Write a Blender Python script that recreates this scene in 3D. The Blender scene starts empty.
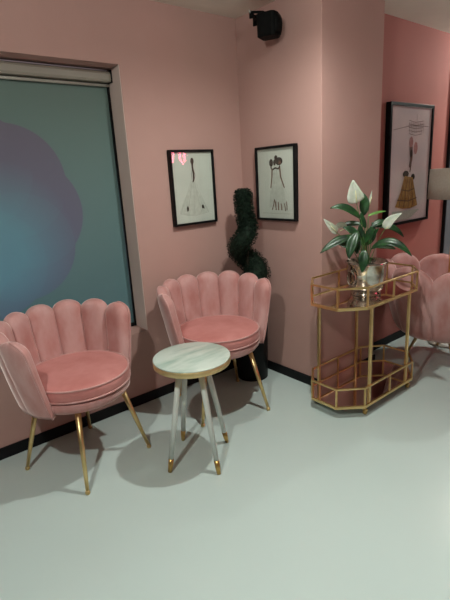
import bpy, bmesh, math, random
from mathutils import Vector, Matrix, Quaternion

random.seed(11)
SC = bpy.context.scene
COL = SC.collection
PI = math.pi

# ------------------------------------------------------------------ camera (solved from the photo's vanishing lines)
FPX = 448.53
YAW, PITCH, ROLL = 0.8996, 0.2697, -0.0588
CAM = Vector((-2.3093, -2.6125, 1.5))
FW = Vector((math.cos(PITCH) * math.cos(YAW), math.cos(PITCH) * math.sin(YAW), -math.sin(PITCH)))
_r = FW.cross(Vector((0, 0, 1))).normalized()
_u = _r.cross(FW)
RT = math.cos(ROLL) * _r + math.sin(ROLL) * _u
UP = -math.sin(ROLL) * _r + math.cos(ROLL) * _u
cd = bpy.data.cameras.new('camera')
cam = bpy.data.objects.new('camera', cd)
COL.objects.link(cam)
cd.sensor_fit = 'VERTICAL'
cd.sensor_height = 36
cd.lens = FPX / 600 * 36
cd.clip_start = 0.05
m3 = Matrix((RT, UP, -FW)).transposed()
cam.matrix_world = Matrix.Translation(CAM) @ m3.to_4x4()
SC.camera = cam


def at(u, v, d):
    """point seen at pixel (u, v), at horizontal distance d from the camera"""
    w = FW + RT * ((u - 225) / FPX) - UP * ((v - 300) / FPX)
    t = d / math.hypot(w.x, w.y)
    return CAM + w * t


# ------------------------------------------------------------------ materials
def lin(c):
    return tuple(((x / 255) / 12.92 if x / 255 <= .04045 else ((x / 255 + .055) / 1.055) ** 2.4) for x in c) + (1,)


class Mat:
    def __init__(self, name, col=(.8, .8, .8), rough=.5, metal=0.0, **kw):
        m = bpy.data.materials.new(name)
        m.use_nodes = True
        self.m = m
        self.nt = m.node_tree
        self.b = self.nt.nodes['Principled BSDF']
        self.set('Base Color', tuple(col)[:3] + (1,))
        self.set('Roughness', rough)
        self.set('Metallic', metal)
        for k, v in kw.items():
            self.set(k.replace('_', ' '), v)

    def set(self, k, v):
        self.b.inputs[k].default_value = v

    def n(self, t, **kw):
        x = self.nt.nodes.new(t)
        for k, v in kw.items():
            setattr(x, k, v)
        return x

    def l(self, a, b):
        self.nt.links.new(a, b)

    def mottle(self, c1, c2, scale=6, detail=4, lo=.35, hi=.65, bump=0.0, bscale=60, stretch=None):
        tc = self.n('ShaderNodeTexCoord')
        src = tc.outputs['Object']
        if stretch:
            mp = self.n('ShaderNodeMapping')
            mp.inputs['Scale'].default_value = stretch
            self.l(src, mp.inputs['Vector'])
            src = mp.outputs['Vector']
        nz = self.n('ShaderNodeTexNoise')
        nz.inputs['Scale'].default_value = scale
        nz.inputs['Detail'].default_value = detail
        self.l(src, nz.inputs['Vector'])
        cr = self.n('ShaderNodeValToRGB')
        cr.color_ramp.elements[0].position = lo
        cr.color_ramp.elements[1].position = hi
        cr.color_ramp.elements[0].color = tuple(c1)[:3] + (1,)
        cr.color_ramp.elements[1].color = tuple(c2)[:3] + (1,)
        self.l(nz.outputs['Fac'], cr.inputs['Fac'])
        self.l(cr.outputs['Color'], self.b.inputs['Base Color'])
        if bump:
            n2 = self.n('ShaderNodeTexNoise')
            n2.inputs['Scale'].default_value = bscale
            self.l(tc.outputs['Object'], n2.inputs['Vector'])
            bp = self.n('ShaderNodeBump')
            bp.inputs['Strength'].default_value = bump
            bp.inputs['Distance'].default_value = .004
            self.l(n2.outputs['Fac'], bp.inputs['Height'])
            self.l(bp.outputs['Normal'], self.b.inputs['Normal'])
        return self


def sc_(c, k):
    return tuple(min(1, x * k) for x in c[:3]) + (1,)


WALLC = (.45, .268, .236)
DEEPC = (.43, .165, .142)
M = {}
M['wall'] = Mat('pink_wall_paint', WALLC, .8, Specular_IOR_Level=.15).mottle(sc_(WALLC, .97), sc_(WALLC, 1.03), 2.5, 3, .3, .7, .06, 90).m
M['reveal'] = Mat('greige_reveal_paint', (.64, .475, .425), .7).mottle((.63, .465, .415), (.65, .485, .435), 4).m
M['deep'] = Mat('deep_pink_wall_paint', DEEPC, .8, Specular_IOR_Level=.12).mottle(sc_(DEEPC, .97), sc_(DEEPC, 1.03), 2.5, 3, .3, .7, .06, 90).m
M['ceil'] = Mat('ceiling_paint', (.74, .66, .58), .8).mottle((.72, .64, .56), (.76, .68, .60), 3, 3).m
fl = Mat('pale_poured_floor', (.53, .615, .595), .22)
fl.mottle((.520, .605, .585), (.545, .630, .61), 1.3, 5, .3, .7, .03, 5)
fl.set('Specular IOR Level', .45)
M['floor'] = fl.m
M['black'] = Mat('black_skirting_paint', (.008, .008, .009), .45, Specular_IOR_Level=.12).mottle((.006, .006, .007), (.012, .012, .013), 9).m
M['frame'] = Mat('black_frame_lacquer', (.006, .006, .007), .35, Specular_IOR_Level=.12).mottle((.005, .005, .005), (.01, .01, .011), 20).m
M['plastic'] = Mat('black_speaker_plastic', (.004, .004, .004), .6, Specular_IOR_Level=.08).mottle((.003, .003, .003), (.005, .005, .005), 40, bump=.2, bscale=300).m
M['bolt'] = Mat('bright_bolt_metal', (.6, .58, .55), .35, 1.0).mottle((.55, .54, .5), (.65, .62, .58), 30).m

VELC = (.51, .205, .187)
v = Mat('pink_velvet', VELC, .75)
v.mottle((VELC[0] * .88, VELC[1] * .95, VELC[2] * .95, 1), (VELC[0] * 1.08, VELC[1] * 1.55, VELC[2] * 1.62), 12, 5, .32, .68, .12, 220, (1, 1, .5))
v.set('Sheen Weight', 1.0)
v.set('Sheen Roughness', .35)
v.set('Sheen Tint', (1, .80, .76, 1))
v.set('Specular IOR Level', .15)
M['velvet'] = v.m
v = Mat('pink_velvet_seat', VELC, .75)
v.mottle((.46, .165, .15), (.55, .228, .212), 8, 5, .32, .68, .12, 220)
v.set('Sheen Weight', .45)
v.set('Sheen Roughness', .35)
v.set('Sheen Tint', (1, .74, .70, 1))
v.set('Specular IOR Level', .15)
M['velvet_seat'] = v.m
gold = Mat('brushed_gold', (.62, .41, .16), .36, 1.0)
gold.mottle((.68, .49, .21), (.80, .60, .30), 14, 4, .3, .7, 0)
M['gold'] = gold.m
M['goldtip'] = Mat('gold_leg_tip', (.58, .36, .12), .35, 1.0).mottle((.52, .32, .10), (.62, .40, .15), 25).m
M['rimgold'] = Mat('satin_gold_rim', (.70, .52, .26), .5, .85).mottle((.66, .48, .23), (.74, .56, .29), 20).m
M['white'] = Mat('white_lacquered_leg', (.68, .70, .66), .4).mottle((.66, .68, .64), (.70, .72, .68), 12).m
ma = Mat('white_green_marble', (.62, .66, .60), .22)
ma.mottle((.33, .43, .37), (.56, .62, .56), 7, 9, .34, .56, 0, 1, (.5, 1.6, 1))
M['marble'] = ma.m
mi = Mat('tinted_mirror_glass', (.90, .82, .78), .05, 1.0)
mi.mottle((.88, .80, .76), (.92, .84, .80), 4)
M['mirror'] = mi.m
M['mirror2'] = Mat('grey_blue_mirror_glass', (.42, .45, .50), .22, .5).mottle((.38, .41, .46), (.46, .49, .54), 3).m
MT = Mat('topiary_leaf', (.012, .030, .012), .75).mottle((.003, .007, .004), (.010, .021, .012), 40)
MT.set('Specular IOR Level', .15)
M['topiary'] = MT.m
M['stem'] = Mat('brown_stem', (.05, .035, .02), .7).mottle((.04, .028, .015), (.06, .042, .025), 30).m
M['pot'] = Mat('black_planter', (.010, .010, .011), .45, Specular_IOR_Level=.12).mottle((.008, .008, .009), (.014, .014, .015), 15).m
lf = Mat('lily_leaf', (.02, .09, .025), .36)
lf.mottle((.004, .016, .007), (.018, .075, .018), 22, 4, .3, .7, .15, 60)
M['leaf'] = lf.m
M['leaf2'] = Mat('young_lily_leaf', (.12, .26, .05), .35).mottle((.09, .20, .04), (.15, .32, .07), 18).m
M['stalk'] = Mat('lily_stalk', (.06, .16, .04), .45).mottle((.05, .13, .03), (.08, .20, .05), 30).m
sp = Mat('white_lily_spathe', (.72, .72, .64), .5)
sp.mottle((.34, .37, .28), (.46, .46, .40), 25, 3)
sp.set('Subsurface Weight', .1)
M['spathe'] = sp.m
M['spadix'] = Mat('lily_spadix', (.65, .60, .35), .6).mottle((.55, .52, .28), (.7, .65, .4), 90, bump=.4, bscale=400).m
M['silver'] = Mat('mercury_glass_silver', (.55, .50, .43), .16, 1.0).mottle((.25, .21, .17), (.66, .62, .55), 16, 7, .3, .62, .15, 40).m
M['silver2'] = Mat('embossed_silver', (.45, .38, .32), .22, 1.0).mottle((.16, .12, .10), (.55, .50, .43), 38, 4, .38, .6, .7, 70).m
M['soil'] = Mat('potting_soil', (.03, .02, .015), .9).mottle((.02, .013, .01), (.045, .03, .02), 60, bump=.6, bscale=120).m
M['shade'] = Mat('beige_lamp_shade', (.36, .30, .25), .85).mottle((.35, .29, .24), (.38, .315, .265), 60, bump=.1, bscale=300).m
M['cass'] = Mat('greige_blind_cassette', (.27, .235, .195), .5).mottle((.26, .225, .185), (.28, .245, .205), 6).m
M['pale_greige'] = Mat('pale_greige_finish', (.42, .40, .35), .4).mottle((.40, .38, .33), (.44, .42, .37), 10).m
M['paper'] = Mat('white_art_paper', (.60, .60, .55), .7).mottle((.58, .58, .53), (.62, .62, .57), 5).m
M['paper2'] = Mat('glare_tinted_paper', (.47, .36, .37), .7).mottle((.72, .60, .65), (.88, .70, .72), 3.2, 3).m  # pinkish room reflections on the glass are put into this paper colour
M['ink'] = Mat('dark_brown_ink', (.035, .016, .012), .7).mottle((.025, .012, .009), (.05, .024, .018), 60).m
M['faint'] = Mat('grey_pencil_wash', (.36, .34, .31), .8).mottle((.33, .31, .28), (.42, .40, .36), 50).m
M['tulle'] = Mat('pale_tulle_wash', (.54, .54, .49), .8).mottle((.50, .50, .45), (.58, .58, .53), 40).m
M['ochre'] = Mat('ochre_dress_wash', (.44, .2, .06), .7).mottle((.34, .14, .035), (.58, .31, .10), 45, stretch=(1, 1, .4)).m
M['rose'] = Mat('rose_pencil_wash', (.55, .24, .24), .7).mottle((.48, .22, .22), (.6, .30, .30), 40).m
M['skin'] = Mat('brown_skin_wash', (.16, .075, .05), .7).mottle((.13, .06, .04), (.19, .09, .06), 60).m
M['plum'] = Mat('plum_pencil_wash', (.22, .13, .13), .7).mottle((.17, .10, .10), (.28, .17, .16), 60).m


def glass_mat():
    m = bpy.data.materials.new('picture_glass')
    m.use_nodes = True
    nt = m.node_tree
    nt.nodes.clear()
    o = nt.nodes.new('ShaderNodeOutputMaterial')
    mx = nt.nodes.new('ShaderNodeMixShader')
    t = nt.nodes.new('ShaderNodeBsdfTransparent')
    t.inputs[0].default_value = (.96, .97, .96, 1)
    g = nt.nodes.new('ShaderNodeBsdfGlossy')
    g.inputs['Roughness'].default_value = .03
    lw = nt.nodes.new('ShaderNodeLayerWeight')
    pw = nt.nodes.new('ShaderNodeMath')
    pw.operation = 'POWER'
    pw.inputs[1].default_value = 5
    ml = nt.nodes.new('ShaderNodeMath')
    ml.operation = 'MULTIPLY_ADD'
    ml.inputs[1].default_value = .95
    ml.inputs[2].default_value = .03
    nt.links.new(lw.outputs['Facing'], pw.inputs[0])
    nt.links.new(pw.outputs[0], ml.inputs[0])
    nt.links.new(ml.outputs[0], mx.inputs[0])
    nt.links.new(t.outputs[0], mx.inputs[1])
    nt.links.new(g.outputs[0], mx.inputs[2])
    nt.links.new(mx.outputs[0], o.inputs[0])
    return m


M['glass'] = glass_mat()


def emit_mat(name, col, k):
    m = Mat(name, col, .5)
    m.set('Emission Color', tuple(col)[:3] + (1,))
    m.set('Emission Strength', k)
    return m.m


M['neon'] = emit_mat('pink_neon_tube', (1, .12, .24), 38)


def blind_mat(cx, cz):
    """printed fabric: overlapping translucent discs round a centre, on a teal ground"""
    B = Mat('printed_blind_fabric', (.1, .15, .16), .8)
    tc = B.n('ShaderNodeTexCoord')
    sx = B.n('ShaderNodeSeparateXYZ')
    B.l(tc.outputs['Object'], sx.inputs[0])

    def mth(op, a, b=None):
        x = B.n('ShaderNodeMath', operation=op)
        for i, q in enumerate((a, b)):
            if q is None:
                continue
            if isinstance(q, (int, float)):
                x.inputs[i].default_value = q
            else:
                B.l(q, x.inputs[i])
        return x.outputs[0]
    tot = None
    R, off = .315, .262
    for k in range(8):
        a = math.radians(45 * k)
        dx = mth('SUBTRACT', sx.outputs['X'], cx + off * math.cos(a))
        dz = mth('SUBTRACT', sx.outputs['Z'], cz + off * math.sin(a))
        d = mth('SQRT', mth('ADD', mth('MULTIPLY', dx, dx), mth('MULTIPLY', dz, dz)))
        s = B.n('ShaderNodeMapRange')
        s.inputs['From Min'].default_value = R - .004
        s.inputs['From Max'].default_value = R + .004
        s.inputs['To Min'].default_value = 1
        s.inputs['To Max'].default_value = 0
        B.l(d, s.inputs['Value'])
        tot = s.outputs[0] if tot is None else mth('ADD', tot, s.outputs[0])
    # each disc is a wash that deepens from purple at the rim to blue inside
    mask = mth('MINIMUM', tot, 1)
    dx = mth('SUBTRACT', sx.outputs['X'], cx + .03)
    dz = mth('SUBTRACT', sx.outputs['Z'], cz - .22)
    d = mth('SQRT', mth('ADD', mth('MULTIPLY', dx, dx), mth('MULTIPLY', dz, dz)))
    f = mth('SUBTRACT', mth('DIVIDE', d, .72), mth('MULTIPLY', tot, .035))
    cr = B.n('ShaderNodeValToRGB')
    e = cr.color_ramp.elements
    e[0].position = .12
    e[0].color = (.190, .330, .385, 1)
    e[1].position = .66
    e[1].color = (.195, .178, .245, 1)
    B.l(f, cr.inputs['Fac'])
    gm = B.n('ShaderNodeMix', data_type='RGBA')
    B.l(mask, gm.inputs['Factor'])
    gm.inputs[6].default_value = (.180, .260, .255, 1)
    B.l(cr.outputs['Color'], gm.inputs[7])
    # colour runs from grey-green at the head to blue at the sill
    mr = B.n('ShaderNodeMapRange')
    mr.inputs['From Min'].default_value = .6
    mr.inputs['From Max'].default_value = 2.1
    B.l(sx.outputs['Z'], mr.inputs['Value'])
    c2 = B.n('ShaderNodeValToRGB')
    c2.color_ramp.elements[0].color = (.80, 1.0, 1.12, 1)
    c2.color_ramp.elements[1].color = (1.03, .96, .86, 1)
    B.l(mr.outputs[0], c2.inputs['Fac'])
    mx = B.n('ShaderNodeMix', data_type='RGBA', blend_type='MULTIPLY')
    mx.inputs['Factor'].default_value = 1
    B.l(gm.outputs[2], mx.inputs[6])
    B.l(c2.outputs['Color'], mx.inputs[7])
    B.l(mx.outputs[2], B.b.inputs['Base Color'])
    # thin cloth lets some daylight through
    tr = B.n('ShaderNodeBsdfTranslucent')
    B.l(mx.outputs[2], tr.inputs['Color'])
    ms = B.n('ShaderNodeMixShader')
    ms.inputs[0].default_value = .35
    out = [x for x in B.nt.nodes if x.type == 'OUTPUT_MATERIAL'][0]
    B.l(B.b.outputs[0], ms.inputs[1])
    B.l(tr.outputs[0], ms.inputs[2])
    B.l(ms.outputs[0], out.inputs[0])
    return B.m


M['blind'] = blind_mat(-1.777, 1.3475)


# ------------------------------------------------------------------ mesh helpers
def V(*a):
    return Vector(a)


class MB:
    def __init__(self):
        self.v, self.f, self.mi, self.sm = [], [], [], []
        self.cur = 0
        self.smooth = True

    def face(self, idx):
        self.f.append(idx)
        self.mi.append(self.cur)
        self.sm.append(self.smooth)

    def box(self, x0, x1, y0, y1, z0, z1):
        b = len(self.v)
        self.v += [V(x, y, z) for z in (z0, z1) for y in (y0, y1) for x in (x0, x1)]
        s = self.smooth
        self.smooth = False
        for q in ((0, 2, 3, 1), (4, 5, 7, 6), (0, 1, 5, 4), (2, 6, 7, 3), (0, 4, 6, 2), (1, 3, 7, 5)):
            self.face([b + i for i in q])
        self.smooth = s
        return self

    def bar(self, a, b_, w, h, up=None):
        """square bar from a to b"""
        a, b_ = V(*a), V(*b_)
        d = (b_ - a).normalized()
        up = V(*up) if up else (V(0, 0, 1) if abs(d.z) < .9 else V(1, 0, 0))
        s = d.cross(up).normalized()
        u = s.cross(d).normalized()
        b = len(self.v)
        for p in (a, b_):
            for i, j in ((-1, -1), (1, -1), (1, 1), (-1, 1)):
                self.v.append(p + s * (i * w / 2) + u * (j * h / 2))
        sm = self.smooth
        self.smooth = False
        for q in ((3, 2, 1, 0), (4, 5, 6, 7), (0, 1, 5, 4), (1, 2, 6, 5), (2, 3, 7, 6), (3, 0, 4, 7)):
            self.face([b + i for i in q])
        self.smooth = sm
        return self

    def tube(self, pts, rad, n=12, cap=True, flat=1.0):
        pts = [V(*p) for p in pts]
        if not hasattr(rad, '__len__'):
            rad = [rad] * len(pts)
        b = len(self.v)
        pu = None
        for i, p in enumerate(pts):
            d = (pts[min(i + 1, len(pts) - 1)] - pts[max(i - 1, 0)]).normalized()
            if pu is None:
                pu = V(0, 0, 1) if abs(d.z) < .9 else V(1, 0, 0)
            s = d.cross(pu).normalized()
            u = s.cross(d).normalized()
            pu = u
            for k in range(n):
                a = 2 * PI * k / n
                self.v.append(p + (s * math.cos(a) + u * math.sin(a) * flat) * rad[i])
        for i in range(len(pts) - 1):
            for k in range(n):
                k2 = (k + 1) % n
                self.face([b + i * n + k, b + i * n + k2, b + (i + 1) * n + k2, b + (i + 1) * n + k])
        if cap:
            self.face([b + k for k in range(n)][::-1])
            self.face([b + (len(pts) - 1) * n + k for k in range(n)])
        return self

    def ring(self, pts, rad, n=8):
        """closed tube"""
        pts = [V(*p) for p in pts]
        b = len(self.v)
        N = len(pts)
        for i, p in enumerate(pts):
            d = (pts[(i + 1) % N] - pts[i - 1]).normalized()
            s = d.cross(V(0, 0, 1)).normalized()
            u = s.cross(d).normalized()
            for k in range(n):
                a = 2 * PI * k / n
                self.v.append(p + (s * math.cos(a) + u * math.sin(a)) * rad)
        for i in range(N):
            for k in range(n):
                k2 = (k + 1) % n
                i2 = (i + 1) % N
                self.face([b + i * n + k, b + i * n + k2, b + i2 * n + k2, b + i2 * n + k])
        return self

    def lathe(self, prof, c=(0, 0), n=40, sx=1, sy=1, warp=None):
        """profile [(r,z)...]; closed at ends with r=0"""
        b = len(self.v)
        for r, z in prof:
            for k in range(n):
                a = 2 * PI * k / n
                x, y = r * math.cos(a) * sx, r * math.sin(a) * sy
                if warp:
                    x, y = warp(x, y)
                self.v.append(V(c[0] + x, c[1] + y, z))
        for i in range(len(prof) - 1):
            for k in range(n):
                k2 = (k + 1) % n
                self.face([b + i * n + k, b + i * n + k2, b + (i + 1) * n + k2, b + (i + 1) * n + k])
        self.face([b + k for k in range(n)][::-1])
        e = b + (len(prof) - 1) * n
        self.face([e + k for k in range(n)])
        return self

    def prism(self, poly, z0, z1):
        b = len(self.v)
        n = len(poly)
        self.v += [V(p[0], p[1], z0) for p in poly] + [V(p[0], p[1], z1) for p in poly]
        sm = self.smooth
        self.smooth = False
        self.face([b + i for i in range(n)][::-1])
        self.face([b + n + i for i in range(n)])
        for i in range(n):
            j = (i + 1) % n
            self.face([b + i, b + j, b + n + j, b + n + i])
        self.smooth = sm
        return self

    def grid(self, rows, close=False):
        b = len(self.v)
        n = len(rows[0])
        for r in rows:
            self.v += [V(*p) for p in r]
        for i in range(len(rows) - 1):
            for k in range(n if close else n - 1):
                k2 = (k + 1) % n
                self.face([b + i * n + k, b + i * n + k2, b + (i + 1) * n + k2, b + (i + 1) * n + k])
        return self

    def sphere(self, c, r, n=12, sz=1.0):
        c = V(*c)
        prof = []
        b = len(self.v)
        for i in range(n // 2 + 1):
            t = PI * i / (n // 2)
            for k in range(n):
                a = 2 * PI * k / n
                self.v.append(c + V(r * math.sin(t) * math.cos(a), r * math.sin(t) * math.sin(a), -r * sz * math.cos(t)))
        for i in range(n // 2):
            for k in range(n):
                k2 = (k + 1) % n
                self.face([b + i * n + k, b + i * n + k2, b + (i + 1) * n + k2, b + (i + 1) * n + k])
        return self

    def build(self, name, mats, parent=None, bevel=0, bseg=2, merge=True, loc=None, rot=None):
        me = bpy.data.meshes.new(name)
        me.from_pydata([tuple(p) for p in self.v], [], self.f)
        mats = mats if isinstance(mats, (list, tuple)) else [mats]
        for m in mats:
            me.materials.append(m if not isinstance(m, str) else M[m])
        for p, i, s in zip(me.polygons, self.mi, self.sm):
            p.material_index = i
            p.use_smooth = s
        if merge:
            bm = bmesh.new()
            bm.from_mesh(me)
            bmesh.ops.remove_doubles(bm, verts=bm.verts, dist=1e-5)
            bmesh.ops.recalc_face_normals(bm, faces=bm.faces)
            bm.to_mesh(me)
            bm.free()
        me.update()
        o = bpy.data.objects.new(name, me)
        COL.objects.link(o)
        if parent:
            o.parent = parent
        if loc:
            o.location = loc
        if rot:
            o.rotation_euler = rot
        if bevel:
            md = o.modifiers.new('bevel', 'BEVEL')
            md.width = bevel
            md.segments = bseg
            md.limit_method = 'ANGLE'
            md.angle_limit = math.radians(40)
        return o


def thing(name, label, cat, loc=(0, 0, 0), rz=0, group=None):
    o = bpy.data.objects.new(name, None)
    o.empty_display_size = .1
    COL.objects.link(o)
    o.location = loc
    o.rotation_euler = (0, 0, rz)
    o['label'] = label
    o['category'] = cat
    if group:
        o['group'] = group
    return o


def tag(o, label, cat, group=None):
    o['label'] = label
    o['category'] = cat
    if group:
        o['group'] = group
    return o


def struct(name, mb, mat, label=None, cat=None, **kw):
    o = mb.build(name, mat, **kw)
    o['kind'] = 'structure'
    if label:
        o['label'] = label
        o['category'] = cat
    return o


# ------------------------------------------------------------------ the room
CH = 2.534           # ceiling height
XW = -0.921          # right side of the window recess
SILL, HEAD = .515, 2.163
PY = -.746           # front face of the pilaster
PX = .640            # right edge of the pilaster
DY = -.600           # deep pink wall
BH = .069
XL, XR, YF = -4.2, 5.0, -5.6

struct('floor', MB().box(XL, XR, YF, .3, -.1, 0), 'floor', 'pale grey-green glossy poured floor across the whole room', 'floor')
struct('ceiling', MB().box(XL, XR, YF, .3, CH, CH + .1), 'ceil', 'plain beige ceiling over the room', 'ceiling')
w = MB()
w.box(XL, -2.75, 0, .3, 0, CH)
w.box(XW, 0.0, 0, .3, 0, CH)
w.box(-2.75, XW, 0, .3, 0, SILL)
w.box(-2.75, XW, 0, .3, HEAD, CH)
struct('wall_left', w, 'wall', 'pale pink wall with the recessed window, behind the two shell chairs', 'wall')
struct('wall_middle', MB().box(0, PX, PY, .3, 0, CH), 'wall', 'pale pink wall block jutting out behind the gold cart', 'wall', bevel=.004)
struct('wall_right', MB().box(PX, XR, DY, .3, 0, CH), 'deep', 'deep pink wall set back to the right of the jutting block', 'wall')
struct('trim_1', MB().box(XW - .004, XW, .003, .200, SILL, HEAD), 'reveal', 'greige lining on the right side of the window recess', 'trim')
struct('wall_back', MB().box(XL, XR, YF - .2, YF, 0, CH), 'wall', 'pink wall across the room, behind the camera', 'wall')
T = .012
struct('baseboard_left', MB().box(XL, 0, -T, 0, 0, BH), 'black', 'black skirting along the foot of the window wall', 'baseboard', bevel=.002)
struct('baseboard_middle', MB().box(-T, 0, PY - T, -T, 0, BH), 'black', 'black skirting on the side of the wall block, beside the topiary planter', 'baseboard', bevel=.002)
struct('baseboard_front', MB().box(0, PX + T, PY - T, PY, 0, BH), 'black', 'black skirting on the wall block front, behind the gold cart', 'baseboard', bevel=.002)
struct('baseboard_right', MB().box(PX + T, XR, DY - T, DY, 0, BH), 'black', 'black skirting along the foot of the deep pink wall', 'baseboard', bevel=.002)

# window: black frame and panes behind the blind
wb = MB()
wb.box(-2.75, XW, .225, .275, SILL, SILL + .04)
wb.box(-2.75, XW, .225, .275, HEAD - .04, HEAD)
wb.box(XW - .05, XW, .225, .275, SILL, HEAD)
wb.box(-2.75, -2.70, .225, .275, SILL, HEAD)
wb.box(-1.86, -1.81, .225, .275, SILL, HEAD)
win = struct('window_1', wb, 'frame', 'black framed window in the recess, behind the printed roller blind', 'window')
gp = MB().box(-2.70, XW - .05, .248, .254, SILL + .04, HEAD - .04).build('window_pane', 'glass', win)
gp['kind'] = 'structure'

# ------------------------------------------------------------------ roller blind
rb = thing('roller_blind', 'roller blind printed with a purple-blue flower on teal, in the window recess', 'blind', (0, 0, 0))
prof = [(.172, 2.150), (.128, 2.150), (.110, 2.143), (.100, 2.128), (.100, 2.098), (.108, 2.085), (.172, 2.085)]
c = MB()
c.smooth = False
c.grid([[(x, y, z) for (y, z) in prof] for x in (-2.74, -.932)], close=True)
c.face([0, 1, 2, 3, 4, 5, 6]); c.face([13, 12, 11, 10, 9, 8, 7])
cas = c.build('cassette', 'cass', rb, bevel=.003)
MB().box(-.932, -.924, .098, .174, 2.082, 2.153).build('end_cap', 'frame', cas, bevel=.002)
MB().tube([(-2.74, .140, 2.071), (-.935, .140, 2.071)], .0085, 12).build('pale_gap_bar', 'pale_greige', rb)  # pale bar added for the light line in the gap under the cassette
MB().box(-2.74, -.940, .158, .1595, SILL + .028, 2.085).build('fabric', 'blind', rb)
MB().box(-.9375, -.9225, .150, .185, SILL + .003, 2.083).build('dark_gap_strip', 'frame', rb)  # black strip added for the dark gap; stops daylight leaking onto the reveal
MB().box(-2.74, -.940, .152, .166, SILL + .003, SILL + .028).build('bottom_bar', 'black', rb, bevel=.003)

# ------------------------------------------------------------------ shell chairs
def shell_petal(pb, pt, hb, ht, rb_, rt_, zb, zt, tin, tout, rpow=.8, flat=.72, edge=0):
    """one channel of the shell: angles in degrees from the chair's back, at the bottom (pb, hb) and at the rim (pt, ht);
    edge = -1 / 1 also returns the piping along that free side"""
    mb = MB()
    rows = []
    NS, NC = 24, 28
    arc = math.radians(ht) * rt_
    cap = min(.45, .80 * arc / (zt - zb))
    s0 = 1 - cap
    ss = [i / (NS - 9) * s0 for i in range(NS - 8)] + [s0 + cap * math.sin(PI / 2 * j / 8) for j in range(1, 9)]
    pipe = []
    for s in ss:
        r = rb_ + (rt_ - rb_) * s ** rpow
        z = zb + (zt - zb) * s
        ph = pb + (pt - pb) * s
        hw = hb + (ht - hb) * s
        k = 1.0 if s <= s0 else math.sqrt(max(0, 1 - ((s - s0) / cap) ** 2))
        k = max(k, .02)
        kt = max(k ** .7, .03)
        row = []
        for q in range(NC):
            a = 2 * PI * q / NC
            ca, sa = math.cos(a), math.sin(a)
            u = math.copysign(abs(ca) ** flat, ca)
            t = math.copysign(abs(sa) ** (.9 if sa < 0 else .45), sa)
            th = (tout if t > 0 else tin) * (.75 + .25 * s) * kt * t
            ang = math.radians(ph) + math.radians(hw) * 1.06 * u * k
            rr = r + th
            row.append((rr * math.sin(ang), rr * math.cos(ang), z))
        rows.append(row)
        if edge:
            ang = math.radians(ph) + math.radians(hw) * 1.05 * k * edge
            rr = r + tout * .62 * kt
            pipe.append((rr * math.sin(ang), rr * math.cos(ang), z))
    mb.grid(rows, close=True)
    n = len(mb.v)
    mb.face(list(range(NC))[::-1])
    mb.face([n - NC + i for i in range(NC)])
    return mb, pipe


def make_chair(label, p, loc, rz, group=None):
    root = thing('shell_chair', label, 'chair', loc, rz, group)
    N, half, hbot = p['n'], p['half'], p['hbot']
    for i in range(N):
        x = -1 + 2 * (i + .5) / N
        k = abs(x)
        drop = p['drop'] * max(0, (k - .35) / .65) ** 1.6
        edge = -1 if i == 0 else (1 if i == N - 1 else 0)
        pm, pipe = shell_petal(hbot * x, half * x, hbot / N, half / N, p['rb'], p['rt'] + p.get('flare', 0) * k ** 3, p['zb'], p['zt'] - drop,
                               p['tin'], p['tout'], rpow=p.get('rpow', .8), edge=edge)
        o = pm.build('shell_petal', 'velvet', root)
        if edge:
            MB().tube(pipe, .006, 8).build('piping', 'velvet', o)
    zb, rs, zs = p['zp'], p['rs'], p['zs']
    mb = MB()
    mb.lathe([(.001, zb), (rs * .55, zb + .002), (rs * .84, zb + .008), (rs * .95, zb + .018), (rs * 1.01, zb + .038), (rs * 1.03, zs - .084), (rs * 1.01, zs - .074), (rs * .97, zs - .069), (.001, zs - .066)],
             (0, -.008), 56, 1, 1.0)
    mb.build('seat_base', 'velvet', root)
    rc, ct = rs, zs
    mb = MB()
    pr = [(.001, ct - .068), (rc * .95, ct - .068), (rc * .99, ct - .062), (rc * 1.01, ct - .050), (rc * 1.01, ct - .018), (rc * 1.0, ct - .004), (rc * .96, ct + .004), (rc * .8, ct + .012), (rc * .5, ct + .018), (.001, ct + .021)]
    mb.lathe(pr, (0, -.012), 64, 1, 1.03)
    cu = mb.build('seat_cushion', 'velvet_seat', root)
    for rr, zz in ((1.0, ct - .001), (1.005, ct - .060)):
        pp = [(rc * rr * math.cos(2 * PI * k / 72), -.012 + rc * 1.03 * rr * math.sin(2 * PI * k / 72), zz) for k in range(72)]
        MB().ring(pp, .005, 8).build('piping', 'velvet', cu)
    for (fx, fy), (tx, ty) in p['legs']:
        top = V(tx, ty, p['zp'] + .006)
        bot = V(fx, fy, .014)
        lg = MB().tube([top, top.lerp(bot, .5), bot], [.0155, .0125, .009], 14).build('leg', 'gold', root)
        MB().lathe([(.001, 0), (.009, .001), (.0125, .006), (.013, .012), (.011, .019), (.007, .023), (.001, .024)], (fx, fy), 16).build('foot_cap', 'gold', lg)
    return root


def legs_from(feet_local, top_k):
    return [((x, y), (x * top_k, y * top_k)) for x, y in feet_local]


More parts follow.
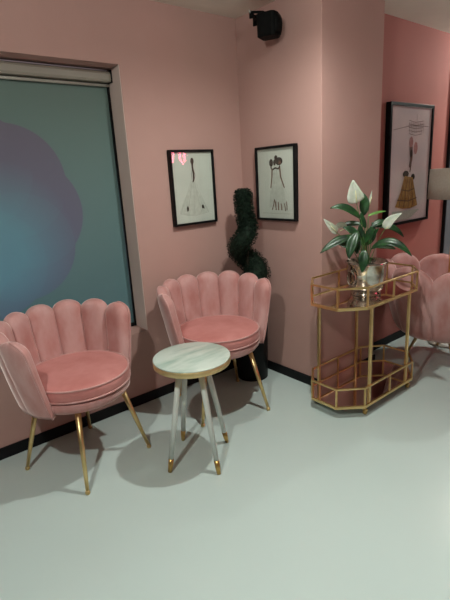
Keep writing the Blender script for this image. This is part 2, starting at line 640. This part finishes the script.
CP = dict(n=8, half=105, hbot=112, rb=.275, rt=.348, zb=.418, zt=.853, tin=.05, tout=.030, drop=.035, flare=.005, zp=.402, zs=.549, rs=.264,
          legs=legs_from([(-.226, -.222), (.226, -.245), (-.230, .238), (.232, .238)], .66))
make_chair('pink velvet shell chair with gold legs under the blue and purple window', CP, (-1.5635, -.356, 0), math.radians(20.8), 'pink shell chairs against the window wall')
make_chair('pink velvet shell chair with gold legs in the corner, between round table and topiary', CP, (-.624, -.3925, 0), math.radians(-15.7), 'pink shell chairs against the window wall')
CR = dict(n=6, half=138, hbot=138, rb=.27, rt=.42, zb=.235, zt=.80, tin=.06, tout=.05, drop=.06, zp=.24, zs=.42, rs=.29, rpow=.55,
          legs=legs_from([(.24 * math.cos(math.radians(q)), .24 * math.sin(math.radians(q))) for q in (52.6, 171.4, 252, -28)], .55))
make_chair('pink velvet shell chair seen from behind, at the right edge beyond the gold cart', CR, (1.085, -1.06, 0), math.radians(58))

# ------------------------------------------------------------------ round side table
TC = (-1.099, -.780)
tb = thing('side_table', 'small round marble side table with four white gold-tipped legs', 'table', (TC[0], TC[1], 0))
TZ, TR = .603, .203
MB().lathe([(.001, TZ - .006), (TR - .001, TZ - .006), (TR, TZ - .004), (TR - .001, TZ - .001), (TR - .003, TZ), (.001, TZ)], (0, 0), 72).build('marble_top', 'marble', tb)
MB().lathe([(.001, TZ - .036), (TR - .002, TZ - .036), (TR, TZ - .034), (TR + .0005, TZ - .0075), (TR - .001, TZ - .0062), (.001, TZ - .0062)], (0, 0), 72).build('gold_rim', 'rimgold', tb)
for fx, fy in ((-1.298, -.783), (-1.119, -.977), (-1.077, -.581), (-.902, -.781)):
    f = V(fx - TC[0], fy - TC[1], 0.0)
    t = V(f.x * .40, f.y * .40, TZ - .034)
    d = (t - f).normalized()
    a = f + d * .075
    lg = MB().tube([t, a], [.0165, .0135], 18).build('leg', 'white', tb)
    MB().tube([a + d * .002, f.lerp(a, .5), f + V(0, 0, .001)], [.0146, .0132, .0105], 18).build('gold_tip', 'goldtip', lg)

# ------------------------------------------------------------------ gold bar cart
CX, CY = .168, -.967
HX, HY, CHX, CHY = .415, .206, .138, .110
OCT = [(-HX, -HY + CHY), (-HX + CHX, -HY), (HX - CHX, -HY), (HX, -HY + CHY), (HX, HY - CHY), (HX - CHX, HY), (-HX + CHX, HY), (-HX, HY - CHY)]
cart = thing('bar_cart', 'two-tier gold bar cart with tinted mirror shelves and railings', 'cart', (CX, CY, 0))
BW = .013


def tray(z0, z1):
    nm = 'tray'
    m = MB()
    for i in range(8):
        a, b = OCT[i], OCT[(i + 1) % 8]
        m.bar(a + (z0,), b + (z0,), BW, .018)
    fr = m.build('tray_frame', 'gold', cart, bevel=.0015)
    MB().prism([(x * .985, y * .985) for x, y in OCT], z0 - .004, z0 + .004).build('mirror_shelf', 'mirror', fr)
    m = MB()
    for i in range(8):
        a, b = OCT[i], OCT[(i + 1) % 8]
        m.bar(a + (z1,), b + (z1,), BW, .011)
    m.build('railing', 'gold', fr, bevel=.0015)
    ups = list(OCT) + [(0, -HY), (0, HY)]
    for x, y in ups:
        MB().bar((x, y, z0), (x, y, z1), .010, .010).build('railing_post', 'gold', fr)


tray(.709, .832)
tray(.070, .196)
for x, y in ((-.222, -HY), (.205, -HY), (.205, HY), (-.222, HY)):
    y *= .96
    MB().bar((x, y, .070), (x, y, .709), .017, .017).build('post', 'gold', cart, bevel=.002)
for x, y in ((-.245, -.188), (.262, -.188), (.262, .188), (-.245, .188)):
    cs = MB().bar((x, y, .036), (x, y, .064), .012, .014).bar((x - .011, y, .030), (x + .011, y, .030), .026, .010).build('caster', 'gold', cart)
    MB().tube([(x, y - .009, .0185), (x, y + .009, .0185)], .018, 20).build('wheel', 'goldtip', cs, bevel=.003)

# ------------------------------------------------------------------ vessels and plant on the cart
SH = .709 + .0045
PC = at(374, 285, 2.80)
PCX, PCY = .150, -.985
pot = thing('potted_peace_lily', 'peace lily with white blooms in a mottled silver bucket on the cart', 'plant', (PCX, PCY, SH))
R = .124
MB().lathe([(.001, 0), (R * .72, 0), (R * .76, .004), (R * .76, .014), (R * .70, .020), (R * .72, .030), (R * .86, .040), (R * .93, .07), (R * .98, .13), (R * 1.0, .195), (R * 1.05, .203), (R * 1.06, .212), (R * 1.02, .217), (R * .97, .212), (R * .95, .17), (.001, .165)], (0, 0), 56).build('bucket', 'silver', pot)
for ang in (171, -9):
    ca, sa = math.cos(math.radians(ang)), math.sin(math.radians(ang))
    pts = []
    for k in range(28):
        t = 2 * PI * k / 28
        zz = .120 + .046 * math.sin(t)
        rr = R * (.97 + .03 * (zz - .1) / .1) + .012
        w_ = .030 * math.cos(t)
        pts.append((ca * rr - sa * w_, sa * rr + ca * w_, zz))
    hd = MB().ring(pts, .0048, 8).build('ring_handle', 'silver2', pot)
    MB().sphere((ca * (R * 1.0 + .003), sa * (R * 1.0 + .003), .166), .012, 12).build('handle_boss', 'silver2', hd)
MB().lathe([(.001, .150), (R * .945, .150), (R * .945, .176), (R * .5, .181), (.001, .183)], (0, 0), 32).build('soil', 'soil', pot)
POT0 = V(PCX, PCY, SH)


def leaf(base, mid, tip, width, mat='leaf', name='leaf', fold=.22, n=14, nrm=None, parent=None, wpow=.9):
    """blade along a quadratic curve base-mid-tip, folded on its midrib; given thickness"""
    base, mid, tip = [V(*p) - POT0 for p in (base, mid, tip)]
    camd = (CAM - POT0 - mid).normalized()
    rows = []
    for i in range(n + 1):
        t = i / n
        c_ = base * (1 - t) ** 2 + mid * 2 * t * (1 - t) + tip * t * t
        d = ((mid - base) * (1 - t) + (tip - mid) * t).normalized()
        up = (V(*nrm) if nrm else V(0, 0, 1)).normalized()
        s = d.cross(up)
        if s.length < 1e-3:
            s = V(1, 0, 0)
        s.normalize()
        u = s.cross(d).normalized()
        w_ = width * max(.02, math.sin(PI * min(1, t ** wpow * .97 + .02))) ** .75
        wav = .06 * width * math.sin(9 * t + width * 90)
        rows.append([tuple(c_ + s * (w_ * q) + u * (abs(q) * fold * w_ * 1.6 + (wav if abs(q) > .9 else 0) - .12 * width * (q * q))) for q in (-1, -.66, -.33, 0, .33, .66, 1)])
    m = MB()
    m.grid(rows)
    o = m.build(name, mat, parent or pot, merge=True)
    sd = o.modifiers.new('thick', 'SOLIDIFY')
    sd.thickness = .0012
    return o


def stalk(pts, r=.0028, mat='stalk', parent=None):
    ps = [V(*p) - POT0 for p in pts]
    q = []
    for i in range(9):
        t = i / 8
        if len(ps) == 3:
            q.append(ps[0] * (1 - t) ** 2 + ps[1] * 2 * t * (1 - t) + ps[2] * t * t)
        else:
            q.append(ps[0].lerp(ps[1], t))
    return MB().tube(q, [r * (1 - .4 * i / 8) for i in range(9)], 8).build('stalk', mat, parent or pot)


D0 = 2.95
soilp = POT0 + V(0, 0, .178)
NRM_CAM = tuple((CAM - POT0).normalized() + V(0, 0, .55))


def pl(u, v, dd=0.0):
    return at(u, v, D0 + dd)


# (base px, mid px, tip px, depth offsets, half width, normal toward the viewer?, material)
LV = [
    ((361, 219), (347, 203), (330, 208), (-.02, -.05, -.06), .026, 'c', 'leaf'),
    ((363, 216), (366, 204), (363, 193), (.04, .04, .05), .030, 'c', 'leaf'),
    ((357, 236), (338, 238), (320, 253), (-.06, -.12, -.15), .028, 'c', 'leaf'),
    ((358, 231), (350, 243), (349, 259), (-.10, -.16, -.17), .033, 'c', 'leaf'),
    ((364, 250), (364, 257), (362, 273), (-.13, -.16, -.16), .030, 'c', 'leaf'),
    ((371, 249), (392, 232), (412, 256), (-.06, -.10, -.12), .028, 'c', 'leaf'),
    ((375, 227), (392, 222), (404, 237), (.06, .08, .08), .022, 'c', 'leaf'),
    ((368, 216), (376, 212), (386, 211), (.04, .06, .08), .010, 'c', 'leaf2'),
    ((362, 224), (351, 223), (341, 225), (.03, .05, .05), .020, 'c', 'leaf'),
    ((366, 246), (360, 236), (360, 224), (.00, -.02, -.02), .024, 'c', 'leaf'),
    ((366, 245), (376, 238), (372, 222), (.05, .05, .06), .022, 'c', 'leaf'),
    ((360, 248), (346, 246), (334, 240), (.05, .09, .10), .026, 'c', 'leaf'),
    ((372, 247), (385, 244), (396, 249), (.08, .14, .16), .024, 'c', 'leaf'),
    ((370, 240), (372, 236), (379, 228), (.0, -.01, -.03), .016, 'c', 'leaf'),
    ((360, 240), (356, 246), (357, 254), (-.06, -.10, -.12), .024, 'c', 'leaf'),
    ((361, 238), (352, 229), (343, 227), (-.02, -.03, -.03), .024, 'c', 'leaf'),
    ((364, 243), (372, 233), (371, 226), (-.03, -.05, -.06), .024, 'c', 'leaf'),
    ((357, 243), (341, 236), (331, 241), (-.01, .01, .02), .024, 'c', 'leaf'),
    ((366, 228), (362, 222), (361, 212), (-.01, -.01, -.01), .018, 'c', 'leaf'),
    ((371, 228), (379, 219), (388, 224), (.05, .06, .07), .022, 'c', 'leaf'),
]
for (b_, m_, t_, dd, wd, nn, mt) in LV:
    B_, M_, T_ = pl(*b_, dd[0]), pl(*m_, dd[1]), pl(*t_, dd[2])
    lo = leaf(B_, M_, T_, wd, mt, nrm=NRM_CAM)
    s0 = soilp + V((B_.x - PCX) * .25, (B_.y - PCY) * .25, 0)
    stalk([s0, V(s0.x * .6 + B_.x * .4, s0.y * .6 + B_.y * .4, max(s0.z, B_.z) * .9 + .1 * s0.z), B_ + (M_ - B_) * .06], .0028)

SPV = [
    ((356.5, 203), (354.5, 197), (353, 180), (-.02, -.02, -.02), .050, NRM_CAM),
    ((369, 205), (370, 201), (372, 190), (.05, .05, .05), .008, NRM_CAM),
    ((385, 229), (389, 220), (402, 213), (.0, .0, .0), .030, NRM_CAM),
    ((337, 233), (332, 229), (324, 219), (-.03, -.05, -.06), .026, NRM_CAM),
    ((346, 228), (339, 221), (334, 233), (.02, .02, .02), .022, NRM_CAM),
]
for (b_, m_, t_, dd, wd, nn) in SPV:
    B_, M_, T_ = pl(*b_, dd[0]), pl(*m_, dd[1]), pl(*t_, dd[2])
    so = leaf(B_, M_, T_, wd, 'spathe', 'flower_spathe', nrm=nn, wpow=.62, fold=.35)
    MB().tube([B_ - POT0 + V(-.004, -.006, 0), B_.lerp(T_, .55) - POT0 + V(-.008, -.012, 0)], [.0035, .0025], 8).build('spadix', 'spadix', so)
    s0 = soilp + V((B_.x - PCX) * .15, (B_.y - PCY) * .15, 0)
    stalk([s0, V(s0.x * .55 + B_.x * .45, s0.y * .55 + B_.y * .45, s0.z * .3 + B_.z * .7), B_], .0026)

# ------------------------------------------------------------------ spiral topiary
tx, ty = -.180, -.225
tp = thing('spiral_topiary', 'spiral-clipped topiary in a tall black planter in the corner', 'plant', (tx, ty, 0))
MB().lathe([(.001, 0), (.112, 0), (.116, .004), (.127, .45), (.129, .456), (.126, .460), (.118, .458), (.116, .42), (.001, .42)], (0, 0), 40).build('planter', 'pot', tp)
MB().lathe([(.001, .405), (.114, .405), (.114, .426), (.001, .432)], (0, 0), 24).build('soil', 'soil', tp)
MB().tube([(0, 0, .44), (.004, .003, .8), (-.004, 0, 1.15), (0, 0, 1.38)], [.014, .012, .009, .004], 10).build('trunk', 'stem', tp)
path = []
NT = 100
for i in range(NT + 1):
    z = .47 + .94 * i / NT
    a = math.radians(-38 + 1000 * (z - .82))
    if z < 1.0:
        k = max(0, min(1, (z - .70) / .10))
        amp, rr = .022 + .044 * k, (.080 + .012 * k) - .012 * max(0, (z - .8) / .2)
    else:
        k = min(1, (z - 1.0) / .24)
        amp, rr = .064 * (1 - k) ** 1.1, .080 - .014 * k
    rr *= math.sqrt(max(.03, 1 - max(0, (z - 1.36) / .05) ** 2))
    path.append((V(amp * math.cos(a) - .022 * max(0, z - .9) / .5, amp * math.sin(a), z), rr))
core = MB()
core.tube([p for p, r in path], [r * .78 for p, r in path], 14)
fol = core
rnd = random.Random(5)
for i in range(12000):
    k = rnd.random() ** 1.15 * NT
    i0 = min(int(k), NT - 1)
    p = path[i0][0].lerp(path[i0 + 1][0], k - i0)
    r = path[i0][1] * rnd.uniform(.74, 1.05)
    d = (path[i0 + 1][0] - path[i0][0]).normalized()
    if k < 2:
        o_ = V(rnd.gauss(0, 1), rnd.gauss(0, 1), rnd.gauss(0, 1)).normalized()
    else:
        o_ = V(rnd.gauss(0, 1), rnd.gauss(0, 1), rnd.gauss(0, 1))
        o_ = (o_ - d * o_.dot(d)).normalized()
    c_ = p + o_ * r
    g = (o_ + V(rnd.uniform(-.8, .8), rnd.uniform(-.8, .8), rnd.uniform(-.8, .8))).normalized()
    s = g.cross(V(rnd.gauss(0, 1), rnd.gauss(0, 1), rnd.gauss(0, 1))).normalized()
    L, W = rnd.uniform(.006, .0095), rnd.uniform(.0026, .004)
    b = len(fol.v)
    fol.v += [c_ - g * L * .5, c_ + s * W, c_ + g * L, c_ - s * W]
    fol.smooth = False
    fol.face([b, b + 1, b + 2, b + 3])
fol.build('foliage', 'topiary', tp, merge=False)

# ------------------------------------------------------------------ framed fashion sketches
def art_mb():
    return MB()


class Art:
    """flat drawing in frame coordinates: u right, v up, 0..1; each layer 0.3 mm above the last"""
    def __init__(self, w_, h_):
        self.m = MB()
        self.m.smooth = False
        self.w, self.h = w_, h_
        self.z = 0
        self.poly([(0, 0), (1, 0), (1, 1), (0, 1)], 0)

    def poly(self, pts, mi):
        b = len(self.m.v)
        self.m.v += [V((u - .5) * self.w, -self.z, (v_ - .5) * self.h) for u, v_ in pts]
        self.m.cur = mi
        self.m.face([b + i for i in range(len(pts))])
        self.z += .00012

    def stroke(self, pts, w0, w1, mi):
        n = len(pts)
        L, Rr = [], []
        for i, (u, v_) in enumerate(pts):
            a = pts[max(0, i - 1)]
            c_ = pts[min(n - 1, i + 1)]
            dx, dy = (c_[0] - a[0]) * self.w, (c_[1] - a[1]) * self.h
            l = math.hypot(dx, dy) or 1
            k = (w0 + (w1 - w0) * i / (n - 1)) / 2
            L.append((u - dy / l * k / self.w, v_ + dx / l * k / self.h))
            Rr.append((u + dy / l * k / self.w, v_ - dx / l * k / self.h))
        self.poly(L + Rr[::-1], mi)

    def disc(self, u, v_, ru, rv, mi, n=16):
        self.poly([(u + ru * math.cos(2 * PI * k / n), v_ + rv * math.sin(2 * PI * k / n)) for k in range(n)], mi)


def framed(name, label, w_, h_, dep, fw, art, mats, loc, rz):
    """loc = centre of the back; local -Y faces into the room"""
    root = thing(name, label, 'picture', loc, rz, 'framed fashion sketches')
    m = MB()
    m.box(-w_ / 2, w_ / 2, -dep, -.002, h_ / 2 - fw, h_ / 2)
    m.box(-w_ / 2, w_ / 2, -dep, -.002, -h_ / 2, -h_ / 2 + fw)
    m.box(-w_ / 2, -w_ / 2 + fw, -dep, -.002, -h_ / 2 + fw, h_ / 2 - fw)
    m.box(w_ / 2 - fw, w_ / 2, -dep, -.002, -h_ / 2 + fw, h_ / 2 - fw)
    m.build('frame', 'frame', root, bevel=.0015)
    a = art.m.build('artwork', mats, root, merge=False)
    a.location = (0, -dep + .012, 0)
    MB().box(-w_ / 2 + fw, w_ / 2 - fw, -dep + .004, -dep + .006, -h_ / 2 + fw, h_ / 2 - fw).build('glass_pane', 'glass', root)
    return root


# left: single figure in a wide tulle gown
FWD = .016
w1, h1, d1 = .362, .497, .034
A = Art(w1 - 2 * FWD, h1 - 2 * FWD)
A.poly([(.46, .60), (.52, .60), (.60, .45), (.74, .28), (.86, .14), (.60, .10), (.30, .10), (.10, .15), (.22, .32), (.38, .48)], 2)
for (x0, x1) in ((.44, .12), (.47, .30), (.50, .48), (.52, .66), (.54, .84)):
    A.stroke([(x0, .60), ((x0 * .55 + x1 * .45), .38), (x1, .13)], .0012, .0025, 3)
A.stroke([(.14, .14), (.5, .09), (.86, .13)], .0015, .0015, 3)
A.disc(.50, .875, .042, .048, 1)
A.stroke([(.50, .84), (.50, .78), (.515, .70), (.51, .62), (.49, .58)], .016, .009, 1)
A.stroke([(.50, .78), (.46, .70), (.47, .62)], .003, .002, 1)
A.stroke([(.51, .78), (.55, .68), (.52, .60)], .006, .003, 4)
A.disc(.31, .205, .026, .036, 1)
A.stroke([(.31, .21), (.285, .16)], .006, .003, 1)
A.disc(.70, .215, .03, .03, 1)
A.stroke([(.70, .22), (.745, .18)], .006, .003, 1)
framed('framed_sketch', 'black framed sketch of a lady in a wide gown, left of the topiary', w1, h1, d1, FWD, A, [M['paper'], M['ink'], M['tulle'], M['faint'], M['skin']], (-.467, 0, 1.4335), 0)

# middle: two ladies side by side, on the side of the wall block
w2, h2, d2 = .374, .499, .034
A = Art(w2 - 2 * FWD, h2 - 2 * FWD)
A.poly([(.40, .66), (.62, .66), (.70, .46), (.80, .16), (.30, .16), (.36, .46)], 2)
A.disc(.385, .80, .055, .055, 1)
A.disc(.60, .815, .10, .056, 1)
A.disc(.52, .865, .045, .036, 1)
A.disc(.62, .795, .036, .026, 4)
A.disc(.48, .80, .035, .042, 1)
A.stroke([(.39, .77), (.38, .73), (.41, .70), (.50, .725), (.58, .71), (.63, .75)], .012, .012, 1)
A.stroke([(.41, .72), (.40, .60), (.375, .50), (.36, .44)], .013, .008, 4)
A.stroke([(.62, .73), (.64, .60), (.70, .50), (.74, .44)], .014, .008, 4)
A.stroke([(.47, .70), (.45, .58), (.47, .50)], .003, .002, 3)
A.stroke([(.53, .70), (.55, .58), (.53, .50)], .003, .002, 3)
for x0, y0, x1, y1, ww in ((.46, .28, .39, .12, .008), (.46, .28, .50, .12, .009), (.50, .25, .49, .12, .006), (.56, .24, .57, .12, .010), (.64, .22, .66, .12, .010), (.73, .22, .76, .11, .008), (.79, .25, .80, .12, .008)):
    A.stroke([(x0, y0), ((x0 + x1) / 2 + .006, (y0 + y1) / 2), (x1, y1)], ww * .7, ww * 1.1, 4)
A.stroke([(.10, .075), (.5, .07), (.88, .07)], .002, .002, 3)
framed('framed_sketch', 'black framed sketch of two ladies side by side, right of the topiary', w2, h2, d2, FWD, A, [M['paper'], M['ink'], M['tulle'], M['faint'], M['skin']], (0, -.368, 1.427), -PI / 2)

# right: large frame, figure in an ochre tiered gown below a chandelier
w3, h3, d3 = .650, .925, .045
A = Art(w3 - .044, h3 - .044)
for k in range(5):
    A.stroke([(.42 + .002 * k, .885 - .028 * k), (.60, .872 - .028 * k), (.80 - .01 * k, .885 - .028 * k)], .004, .004, 3)
for k in range(9):
    A.stroke([(.44 + .045 * k, .87), (.445 + .043 * k, .78)], .005, .004, 3)
A.stroke([(.06, .80), (.45, .84), (.92, .84)], .004, .004, 3)
A.stroke([(.62, .94), (.62, .88)], .004, .004, 3)
A.disc(.50, .70, .05, .05, 2)
A.disc(.62, .65, .05, .055, 2)
A.stroke([(.50, .66), (.52, .56), (.49, .48)], .05, .03, 3)
A.disc(.515, .60, .035, .035, 1)
A.stroke([(.52, .57), (.52, .50), (.50, .44)], .012, .016, 4)
A.disc(.40, .425, .075, .030, 1)
A.disc(.585, .395, .050, .028, 1)
A.poly([(.37, .41), (.58, .39), (.65, .28), (.74, .13), (.55, .11), (.36, .115), (.17, .14), (.29, .27)], 5)
for x0, x1 in ((.40, .26), (.45, .38), (.50, .50), (.54, .62)):
    A.stroke([(x0, .38), ((x0 + x1) / 2, .26), (x1, .13)], .004, .008, 4)
for y_ in (.29, .20):
    A.stroke([(.30 - (.29 - y_), y_), (.48, y_ - .02), (.64 + (.29 - y_) * .8, y_)], .008, .008, 4)
A.poly([(.06, .015), (.55, .015), (.80, .09), (.10, .10)], 2 + 4)
framed('framed_sketch', 'large black framed drawing of an ochre gown, on the deep pink wall', w3, h3, d3, .022, A, [M['paper2'], M['ink'], M['rose'], M['plum'], M['skin'], M['ochre'], M['tulle']], (1.252, DY, 1.497), 0)

# ------------------------------------------------------------------ wall speaker
sk = thing('wall_speaker', 'small black speaker bracketed high on the corner, near the ceiling', 'speaker', (-.105, -.425, 2.368), math.radians(22))
sk.scale = (.88, .88, .88)
m = MB()
prof = [(-.050, .070), (.050, .070), (.062, .055), (.066, -.045), (.050, -.066), (0, -.074), (-.050, -.066), (-.066, -.045), (-.062, .055)]
rows = []
for z, k in ((-.076, .90), (-.070, .97), (.066, 1.0), (.073, .94)):
    rows.append([(x * k, y * k, z) for x, y in prof])
m.smooth = False
m.grid(rows, close=True)
m.face(list(range(9))[::-1]); m.face([27 + i for i in range(9)])
m.build('cabinet', 'plastic', sk, bevel=.003)
gr = MB()
gr.grid([[(.056 * math.sin(t), -.060 - .036 * math.cos(t) * kz, z) for t in [(-1 + .25 * i) * PI / 2 for i in range(9)]] for z, kz in ((-.060, .55), (-.03, .9), (0, 1), (.03, .9), (.056, .55))])
g = gr.build('grille', 'plastic', sk)
g.modifiers.new('thick', 'SOLIDIFY').thickness = .004
m = MB()
m.bar((-.030, .118, .098), (-.030, .02, .080), .024, .012)
m.bar((-.030, .118, .098), (-.030, .118, .060), .024, .012)
m.bar((-.030, .112, .080), (.086, .126, .080), .020, .018)
m.box(.086, .094, .090, .160, .045, .115)
m.build('bracket', 'plastic', sk)
MB().sphere((-.044, .122, .100), .011, 12).build('bolt', 'bolt', sk)

# ------------------------------------------------------------------ tall black framed mirror, mostly past the right edge
mx0, mx1, mz0, mz1 = 1.93, 2.70, .30, 2.26
mr = thing('tall_mirror', 'tall black framed mirror on the deep pink wall, cut by the right edge', 'mirror', ((mx0 + mx1) / 2, DY, 0))
m = MB()
hw = (mx1 - mx0) / 2
m.box(-hw, -hw + .022, -.026, -.001, mz0, mz1)
m.box(hw - .022, hw, -.026, -.001, mz0, mz1)
m.box(-hw + .022, hw - .022, -.026, -.001, mz1 - .022, mz1)
m.box(-hw + .022, hw - .022, -.026, -.001, mz0, mz0 + .022)
m.build('frame', 'frame', mr, bevel=.002)
MB().box(-hw + .022, hw - .022, -.020, -.012, mz0 + .022, mz1 - .022).build('mirror_pane', 'mirror2', mr)

# ------------------------------------------------------------------ floor lamp behind the right-hand chair
lx, ly = 1.405, -.945
la = thing('floor_lamp', 'floor lamp with beige drum shade, at the right edge behind the chair', 'lamp', (lx, ly, 0))
sr, sz0, sz1 = .205, 1.228, 1.458
m = MB()
n = 48
rows = [[(sr * k * math.cos(2 * PI * i / n), sr * k * math.sin(2 * PI * i / n), z) for i in range(n)] for z, k in ((sz0, 1.0), (sz1, .96))]
m.grid(rows, close=True)
so = m.build('lamp_shade', 'shade', la)
so.modifiers.new('thick', 'SOLIDIFY').thickness = .003
MB().tube([(0, 0, .02), (0, 0, 1.42)], .011, 14).build('pole', 'gold', la)
MB().lathe([(.001, 0), (.13, 0), (.132, .006), (.125, .016), (.02, .022), (.001, .023)], (0, 0), 40).build('base', 'pale_greige', la)
m = MB()
for k in range(3):
    a = 2 * PI * k / 3
    m.bar((0, 0, 1.40), (sr * .97 * math.cos(a), sr * .97 * math.sin(a), 1.40), .004, .004)
m.build('shade_spider', 'gold', la)
MB().sphere((0, 0, 1.36), .03, 16, 1.3).build('bulb', 'white', la)

# ------------------------------------------------------------------ neon sign on the wall across the room (its glow shows in the left picture's glass)
ne = thing('neon_sign', 'pink neon sign across the room, reflected in the left sketch', 'sign', (3.05, YF, 1.95))
STK = [[(-.36, .16), (-.36, -.14)],
       [(-.22, .15), (-.24, -.10), (-.18, -.15), (-.12, -.08), (-.11, .15)],
       [(.02, .15), (.07, -.15), (.13, .15)],
       [(.27 + .075 * math.cos(.5 * k), .15 * math.sin(.5 * k)) for k in range(13)]]
for st in STK:
    MB().tube([(-x, .035, z) for x, z in st], .021, 8).build('neon_tube', 'neon', ne)
MB().box(-.44, .44, .003, .014, -.22, .22).build('backboard', 'frame', ne)

# ------------------------------------------------------------------ lights
def lamp(kind, name, loc, power, col=(1, 1, 1), target=None, **kw):
    d = bpy.data.lights.new(name, kind)
    d.energy = power
    d.color = col
    for k, v_ in kw.items():
        setattr(d, k, v_)
    o = bpy.data.objects.new(name, d)
    COL.objects.link(o)
    o.location = loc
    if target:
        q = (V(*target) - V(*loc)).to_track_quat('-Z', 'Y')
        o.rotation_euler = q.to_euler()
    return o


LED = (.94, 1.0, .93)
def downlight(name, loc, pw, share=.45, ang=160):
    lamp('POINT', name + '_glow', loc, pw * share, LED, shadow_soft_size=.03)
    lamp('SPOT', name + '_beam', loc, pw * (1 - share), LED, (loc[0], loc[1], 0), spot_size=math.radians(ang), spot_blend=.9, shadow_soft_size=.03)


downlight('downlight_table', (-.64, -1.23, 2.50), 98, .07)
downlight('downlight_left', (-2.70, -1.92, 2.50), 124, .60)
downlight('downlight_front', (-1.0, -2.75, 2.44), 62, .0, 84)
downlight('downlight_right', (2.70, -1.02, 2.44), 105, .5, 150)
lamp('AREA', 'daylight', (-1.8, 1.2, .9), 30, (.65, .85, 1.0), (-1.8, .2, 1.1), shape='RECTANGLE', size=1.8, size_y=1.0)

wd = bpy.data.worlds.new('world')
SC.world = wd
wd.use_nodes = True
wd.node_tree.nodes['Background'].inputs[0].default_value = (.58, .62, .58, 1)
wd.node_tree.nodes['Background'].inputs[1].default_value = .008

SC.view_settings.view_transform = 'Standard'
SC.view_settings.look = 'None'
SC.view_settings.gamma = 1
SC.view_settings.use_curve_mapping = False
SC.view_settings.exposure = -0.1
